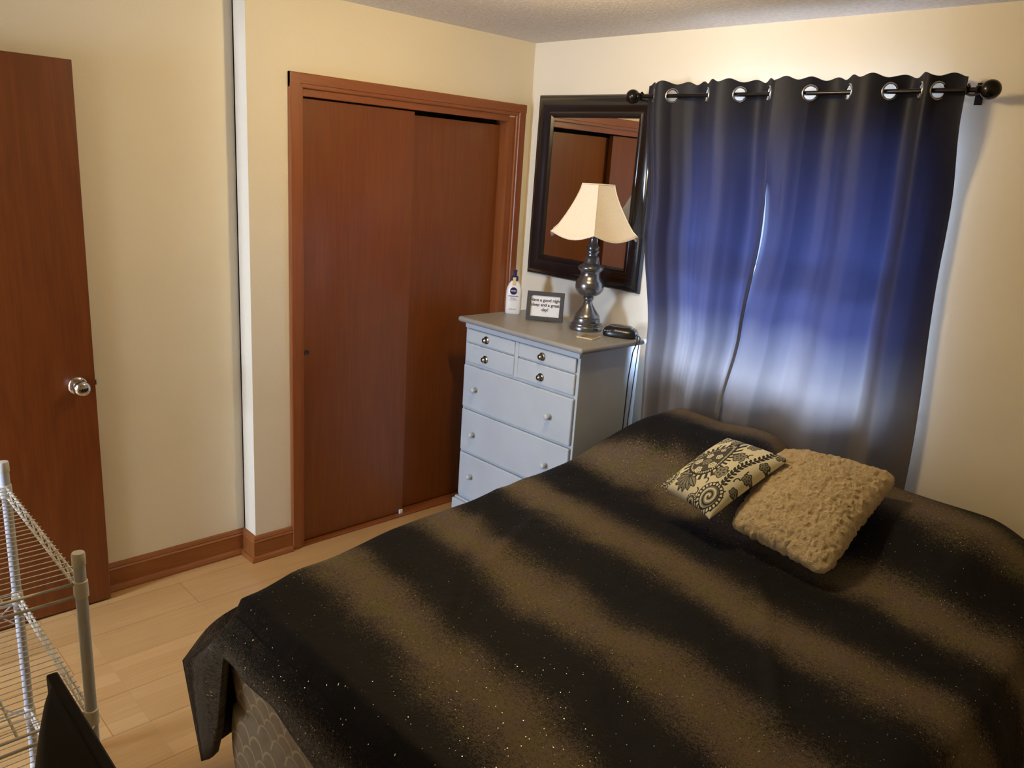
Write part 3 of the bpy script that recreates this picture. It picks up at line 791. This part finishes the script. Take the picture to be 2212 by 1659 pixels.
# keys: (s, offset of mid from edge, offset of hem from edge)   s<0 left side, s>0 foot side
keys = [(-3.0, (-.055, 0, -.17), (-.06, 0, -.42)), (-1.0, (-.07, 0, -.17), (-.08, 0, -.44)), (-.30, (-.10, -.02, -.15), (-.12, 0, -.44)),
        (-.06, (-.12, -.055, -.13), (-.10, -.03, -.46)), (0.0, (-.105, -.098, -.135), (-.075, -.070, -.46)), (.022, (-.045, -.075, -.12), (-.045, -.052, -.45)),
        (.036, (-.01, -.060, -.10), (-.035, -.050, -.44)), (.050, (0.0, -.045, -.07), (.0, -.045, -.115)), (.13, (0, -.035, -.06), (.0, -.048, -.105)), (.35, (0, -.038, -.06), (0, -.055, -.105)),
        (.60, (0, -.030, -.07), (0, -.055, -.14)), (1.0, (0, -.04, -.08), (0, -.06, -.15)), (1.46, (.02, -.05, -.08), (.03, -.07, -.2))]
def kv(s):
    if s <= keys[0][0]: return keys[0][1:]
    for a, b in zip(keys, keys[1:]):
        if s <= b[0]:
            t = (s-a[0])/(b[0]-a[0]); return tuple(tuple(p+(q-p)*t for p, q in zip(a[i], b[i])) for i in (1, 2))
    return keys[-1][1:]
cols = []
for i, v in enumerate(per):
    s = arc[i]-s0
    if i <= ce: mid, hem = kv(s)
    else:
        mid, hem = (.07, 0, -.17), (.08, 0, -.42)
    mid, hem = Vector(mid), Vector(hem)
    # gentle folds in the hanging cloth
    fo = .012*noise.noise(Vector((arc[i]*5, 0, 3)))
    col = [v]; NR = 12
    for k in range(1, NR+1):
        t = k/NR
        lin_ = max(0, 1-abs(s)/.16)
        if t < .5: tt = t/.5; off = Vector((mid.x*math.sin(tt*P2), mid.y*math.sin(tt*P2), mid.z*(1-math.cos(tt*P2))*.55 + mid.z*tt*.45)).lerp(mid*tt, lin_)
        else: off = mid.lerp(hem, (t-.5)/.5)
        p = v.co + off
        if i < ci-3: p.x += fo*t
        elif ci+8 < i < ce: p.y += fo*t
        nv = bm.verts.new(p); L_ = off.length
        if i <= ci: UV[nv] = (UV[v][0]-L_, UV[v][1]-(0.02+L_ if i == ci else 0)*0)
        elif i <= ce: UV[nv] = (UV[v][0], UV[v][1]-L_)
        else: UV[nv] = (UV[v][0]+L_, UV[v][1])
        col.append(nv)
    cols.append(col)
for A, Bq in zip(cols, cols[1:]):
    for k in range(len(A)-1): bm.faces.new((A[k], A[k+1], Bq[k+1], Bq[k]))
for fc in bm.faces:
    for lp in fc.loops: lp[uvl].uv = UV[lp.vert]
cf = obj('comforter', bm, M['comforter'], smooth=True, label='black comforter with gold speckled bands spread over the bed', cat='comforter')
md = cf.modifiers.new('thick', 'SOLIDIFY'); md.thickness = .022; md.offset = -1

# ------------------------------------------------------------------ cushions
def cushion(name, corners, thick, n, mat, label, cat, rough=0, dent=.10, rnd=0, paint=None, group=None):
    """corners: BL, BR, TR, TL in world"""
    BL, BR, TR, TL_ = [Vector(c) for c in corners]; cen = (BL+BR+TR+TL_)/4
    nor = (BR-BL).cross(TL_-BL).normalized()
    if nor.dot(Vector(CAMP)-cen) < 0: nor = -nor
    bm = bmesh.new(); sides = []; lay = bm.verts.layers.float_color.new('print') if paint else None
    for sgn in (1, -1):
        g = []
        for j in range(n+1):
            row = []
            for i in range(n+1):
                a, b = i/n*2-1, j/n*2-1
                # pinch the edges between the corners
                ea, eb = a*(1-dent*(1-b*b)*a*a), b*(1-dent*(1-a*a)*b*b)
                kc = 1-rnd*(a*a*b*b)**3; ea *= kc; eb *= kc
                u, v = (ea+1)/2, (eb+1)/2
                p = (BL*(1-u)+BR*u)*(1-v) + (TL_*(1-u)+TR*u)*v
                h = (max(0, (1-a*a)*(1-b*b)))**.42
                h *= thick*(.62 if sgn == 1 else .22)
                if rough:
                    q = p*14; h += rough*(noise.noise(q)*.8+noise.noise(q*3)*.6+noise.noise(q*7)*.6+noise.noise(q*14)*.35)*(.35+.65*min(1, (1-max(abs(a), abs(b)))*6))
                    p = p + Vector((noise.noise(q*5), noise.noise(q*5+Vector((9, 0, 0))), noise.noise(q*5+Vector((0, 9, 0)))))*rough*.9
                else:
                    h += .003*noise.noise(p*14)
                edge = (i in (0, n) or j in (0, n))
                if edge and sgn == -1: row.append(sides[0][j][i]); continue
                row.append(bm.verts.new(p - cen + nor*(h*sgn if not edge else 0)))
            g.append(row)
        sides.append(g)
        for j in range(n):
            for i in range(n):
                q = (g[j][i], g[j][i+1], g[j+1][i+1], g[j+1][i])
                try: bm.faces.new(q if sgn == 1 else q[::-1])
                except ValueError: pass
    if paint:
        for sgn, g in zip((1, -1), sides):
            for j in range(n+1):
                for i in range(n+1):
                    g[j][i][lay] = paint[j][i]
    o = obj(name, bm, mat, smooth=True, label=label, cat=cat, group=group); o.location = cen
    return o

def paisley(n):
    """black line-work on cream: teardrop, petals, blossoms, leaf vine and hooks; colour of the cloth itself"""
    yy, xx = np.mgrid[0:n+1, 0:n+1]/n
    cream = np.array([.74, .71, .54]); ink = np.array([.010, .010, .010]); grey = np.array([.25, .24, .19])
    img = np.ones((n+1, n+1, 3))*cream
    def put(mask, c): img[mask] = c
    def rot(cx, cy, a):
        dx, dy = xx-cx, yy-cy; return dx*math.cos(a)+dy*math.sin(a), -dx*math.sin(a)+dy*math.cos(a)
    def drop(cx, cy, a, R):   # <1 inside; round end at the centre, bent tip towards +u
        u, v = rot(cx, cy, a); u = u/R; v = v/R - .22*np.clip(u, 0, 3)**2*.6
        w = np.where(u < 0, np.sqrt(np.clip(1-u*u, 0, 1)), np.clip(1-u/1.9, 0, 1)**.8*np.sqrt(np.clip(1+.2*u, 0, 2)))
        return np.where((u > -1) & (u < 1.9), np.abs(v)/np.maximum(w, 1e-4), 9)
    def flower(cx, cy, r, k=5, ph=0, petal=.35, fill=None, lw=.011):
        u, v = rot(cx, cy, ph); rr = np.hypot(u, v); th = np.arctan2(v, u); e = r*(1-petal*.5+petal*.5*np.abs(np.cos(th*k/2)))
        put(rr < e, cream if fill is None else fill); put((rr < e) & (rr > e-lw), ink)
        put((rr < r*.55) & (np.abs(np.cos(th*k/2)) > .86), ink); put(rr < r*.18, cream if fill is None else fill)
    # scattered hooks and leaves over the whole cloth
    rg = random.Random(5)
    for k in range(34):
        x0, y0, a = (k % 6)/6+.08+rg.uniform(-.02, .02), (k//6)/6+.08+rg.uniform(-.02, .02), rg.uniform(0, 6)
        u, v = rot(x0, y0, a); rr = np.hypot(u, v); th = np.arctan2(v, u); put((np.abs(rr-.034) < .0075) & (th > -1.9) & (th < 1.2), ink)
    A = math.radians(68); cx, cy, R = .36, .44, .20
    D = [drop(cx, cy, A, R*k) for k in (1.42, 1.08, .96, .84, .78)]
    u, v = rot(cx+.02, cy+.05, 0); ang = np.arctan2(v, u)
    put(D[0] < 1, cream); put((D[0] < 1) & (np.sin(ang*26) > .05), ink)
    put(D[1] < 1, ink); put(D[2] < 1, cream); put((D[2] < 1) & (np.sin(ang*52) > .1), ink); put(D[3] < 1, ink); put(D[4] < 1, np.array([.05, .05, .045]))
    for (fx, fy, fr_) in ((.25, .40, .052), (.37, .30, .050), (.47, .42, .052), (.30, .52, .046), (.43, .55, .044), (.36, .66, .036)):
        flower(fx, fy, fr_*1.1, 5, .4+fx*9, petal=.45, lw=.006)
    flower(.36, .43, .070, 5, .8, petal=.5, fill=grey)
    # lotus petals under the drop
    for k in range(-3, 4):
        a = math.radians(-100+k*25); u, v = rot(.36, .20, a); L0 = .19; w = .046*np.sin(np.clip(u/L0, 0, 1)*math.pi)**.8
        ins = (u > 0) & (u < L0) & (np.abs(v) < w); put(ins, grey); put(ins & (np.abs(v) > w-.011), ink); put(ins & (np.abs(v) < .005), ink)
    # roundels in the corners
    for (x0, y0, r0) in ((.80, .13, .165), (.06, .10, .12), (.03, .50, .11), (.10, .90, .13), (.60, -.02, .09)):
        u, v = rot(x0, y0, 0); rr = np.hypot(u, v); th = np.arctan2(v, u)
        put(rr < r0, ink); put((rr < r0*.93) & (np.sin(th*22) > -.3), cream); put(rr < r0*.76, ink); put(rr < r0*.68, grey)
        sp = np.abs(((rr/r0*2.6 - th/(2*math.pi)) % 1)-.5); put((rr < r0*.66) & (sp < .13), ink); put((rr < r0*.66) & (sp > .36), cream)
    # outlined blossoms
    for (x0, y0, r0, ph) in ((.66, .40, .088, .2), (.64, .66, .088, .9), (.60, .90, .082, .4), (.95, .52, .06, .3), (.95, .74, .06, .8), (.94, .95, .06, .1), (.33, .88, .075, .2), (.97, .33, .05, 0)):
        flower(x0, y0, r0, 5, ph, petal=.5, fill=grey)
    # vine running up the right part
    fx = lambda t: .81+.030*np.sin(t*9)+.05*(t-.5)
    band = (np.abs(xx-fx(yy)) < .052) & (yy > .29); put(band, cream); put((np.abs(xx-fx(yy)) < .009) & (yy > .27), ink)
    for k in range(16):
        yk = .30+k*.046; xk = float(fx(yk))
        for sgn in (-1, 1):
            a = math.radians(90-sgn*50); u, v = rot(xk, yk, a); L0 = .068; w = .0155*np.sin(np.clip(u/L0, 0, 1)*math.pi)
            put((u > 0) & (u < L0) & (np.abs(v) < w), ink)
    return [[(*img[j, i], 1) for i in range(n+1)] for j in range(n+1)]

# beige fleece cushion behind, printed cushion in front of its left edge
cushion('throw_pillow', [(1.90, -.86, .705), (2.262, -.900, .688), (2.228, -.330, .872), (1.850, -.455, .880)], .150, 170, M['sherpa'], 'fluffy beige fleece cushion leaning at the head of the bed', 'cushion', rough=.0065, dent=.05, rnd=.09)
NP = 340
cushion('throw_pillow', [(1.655, -.895, .770), (1.880, -.935, .745), (1.962, -.620, .905), (1.715, -.600, .905)], .10, NP, M['print'], 'small black and cream paisley cushion in front of the beige one', 'cushion', dent=.05, paint=paisley(NP))

# ------------------------------------------------------------------ wire rack
rk = empty('wire_rack', (1.10, -2.84, 0), 'white coated wire shelving rack on round posts beside the entry door', 'shelving rack')
x0r, x1r, y0r, y1r = .785-1.10, 1.415-1.10, -3.06+2.84, -2.632+2.84
for (x, y) in ((x0r, y1r), (x1r, y1r), (x0r, y0r), (x1r, y0r)):
    bm = bmesh.new(); tube(bm, [(x, y, .012), (x, y, .940)], .0120, 16); p = obj('post', bm, M['white_grey'], rk, smooth='auto')
    bm = bmesh.new(); lathe(bm, [(.0122, .925), (.0135, .927), (.0135, .950), (.0120, .954), (.001, .955)], 20, (x, y, 0)); obj('post_cap', bm, M['white_coat'], p, smooth='auto')
    bm = bmesh.new(); lathe(bm, [(.014, 0), (.014, .014), (.012, .02)], 16, (x, y, 0)); obj('foot', bm, M['white_coat'], p, smooth='auto')
for zz in (.885, .570, .200):
    bm = bmesh.new()
    for y in (y0r, y1r):                       # long trussed rails
        a, b = (x0r, x1r)
        yy = y
        tube(bm, [(a, yy, zz), (b, yy, zz)], .0032, 8); tube(bm, [(a, yy, zz-.030), (b, yy, zz-.030)], .0032, 8)
        nseg = 18; pts = [(a+(b-a)*k/nseg, yy, zz-(.002 if k % 2 else .028)) for k in range(nseg+1)]
        tube(bm, pts, .0018, 6)
    for x in (x0r, x1r):
        tube(bm, [(x, y0r, zz), (x, y1r, zz)], .0035, 8); tube(bm, [(x, y0r, zz-.030), (x, y1r, zz-.030)], .0035, 8)
    for k in range(1, 26):
        x = x0r+(x1r-x0r)*k/26; tube(bm, [(x, y0r-.002, zz+.004), (x, y1r+.005, zz+.004)], .00135, 6)
    for q in (.33, .67):
        y = y0r+(y1r-y0r)*q; tube(bm, [(x0r, y, zz-.002), (x1r, y, zz-.002)], .0030, 8)
    s = obj('wire_shelf', bm, M['white_coat'], rk, smooth=True)
    for (x, y) in ((x0r, y1r), (x1r, y1r), (x0r, y0r), (x1r, y0r)):
        bm = bmesh.new(); lathe(bm, [(.0122, -.034), (.0148, -.032), (.0142, .003), (.0122, .005)], 18, (x, y, zz))
        obj('collar', bm, M['white_coat'], s, smooth='auto')
for (za, zb) in ((.53, .90), (.90, .53)):
    bm = bmesh.new(); tube(bm, [(x0r-.016, y0r, za-.03), (x0r-.016, y1r, zb-.07)], .0022, 8); obj('brace', bm, M['white_coat'], rk, smooth=True)
for (za, zb) in ((.16, .54), (.54, .16)):
    bm = bmesh.new(); tube(bm, [(x0r-.016, y0r, za), (x0r-.016, y1r, zb)], .0022, 8); obj('brace', bm, M['white_coat'], rk, smooth=True)
    bm = bmesh.new(); tube(bm, [(x1r+.016, y0r, za), (x1r+.016, y1r, zb)], .0022, 8); obj('brace', bm, M['white_coat'], rk, smooth=True)

# ------------------------------------------------------------------ television at the foot of the bed, seen from behind and above
tv = empty('television', (2.27, -2.803, .545), 'black flat television seen from above and behind at the foot of the bed', 'television')
bm = B((-.37, .37, -.008, .008, .035, .465))
sh_ = obj('panel', bm, M['tv_black'], tv, bevel=.003)
obj('screen', B((-.36, .36, .008, .0095, .045, .455)), M['screen'], tv)
bm = bmesh.new()
loops = []
for d, ins, rr0 in ((-.008, 0, .02), (-.020, .012, .04), (-.038, .045, .06), (-.056, .085, .08), (-.062, .11, .08)):
    X0, X1, Z0, Z1 = -.355+ins, .355-ins, .045+ins, .462-ins*.35
    pts = []
    rr1 = min(rr0, (Z1-Z0)/2-.01)
    for cx_, cz_, a0 in ((X1-rr1, Z1-rr1, 0), (X0+rr1, Z1-rr1, 90), (X0+rr1, Z0+rr1, 180), (X1-rr1, Z0+rr1, 270)):
        for k in range(7): a = math.radians(a0+k*15); pts.append(bm.verts.new((cx_+rr1*math.cos(a), d, cz_+rr1*math.sin(a))))
    loops.append(pts)
for A, Bq in zip(loops, loops[1:]):
    for i in range(28): bm.faces.new((A[i], A[(i+1) % 28], Bq[(i+1) % 28], Bq[i]))
bm.faces.new(loops[-1])
obj('back_shell', bm, M['tv_black'], tv, smooth='auto')
for s in (-1, 1):
    bm = bmesh.new(); tube(bm, [(s*.24, 0, .037), (s*.24, .0, .014), (s*.25, -.09, .005)], .005, 8); tube(bm, [(s*.24, 0, .014), (s*.25, .09, .005)], .005, 8)
    obj('foot', bm, M['tv_black'], tv, smooth=True)
st = empty('tv_stand', (2.27, -2.86, 0), 'low black stand carrying the television at the foot of the bed', 'stand')
obj('top', B((-.36, .36, -.19, .17, .52, .545)), M['tv_black'], st, bevel=.003)
obj('shelf', B((-.33, .33, -.17, .15, .20, .22)), M['tv_black'], st)
for sx in (-1, 1):
    for sy in (-1, 1):
        bm = B((sx*.34-.015, sx*.34+.015, sy*.15-.01-.015, sy*.15-.01+.015, 0, .52)); obj('leg', bm, M['tv_black'], st, bevel=.002)
bpy.context.view_layer.update()
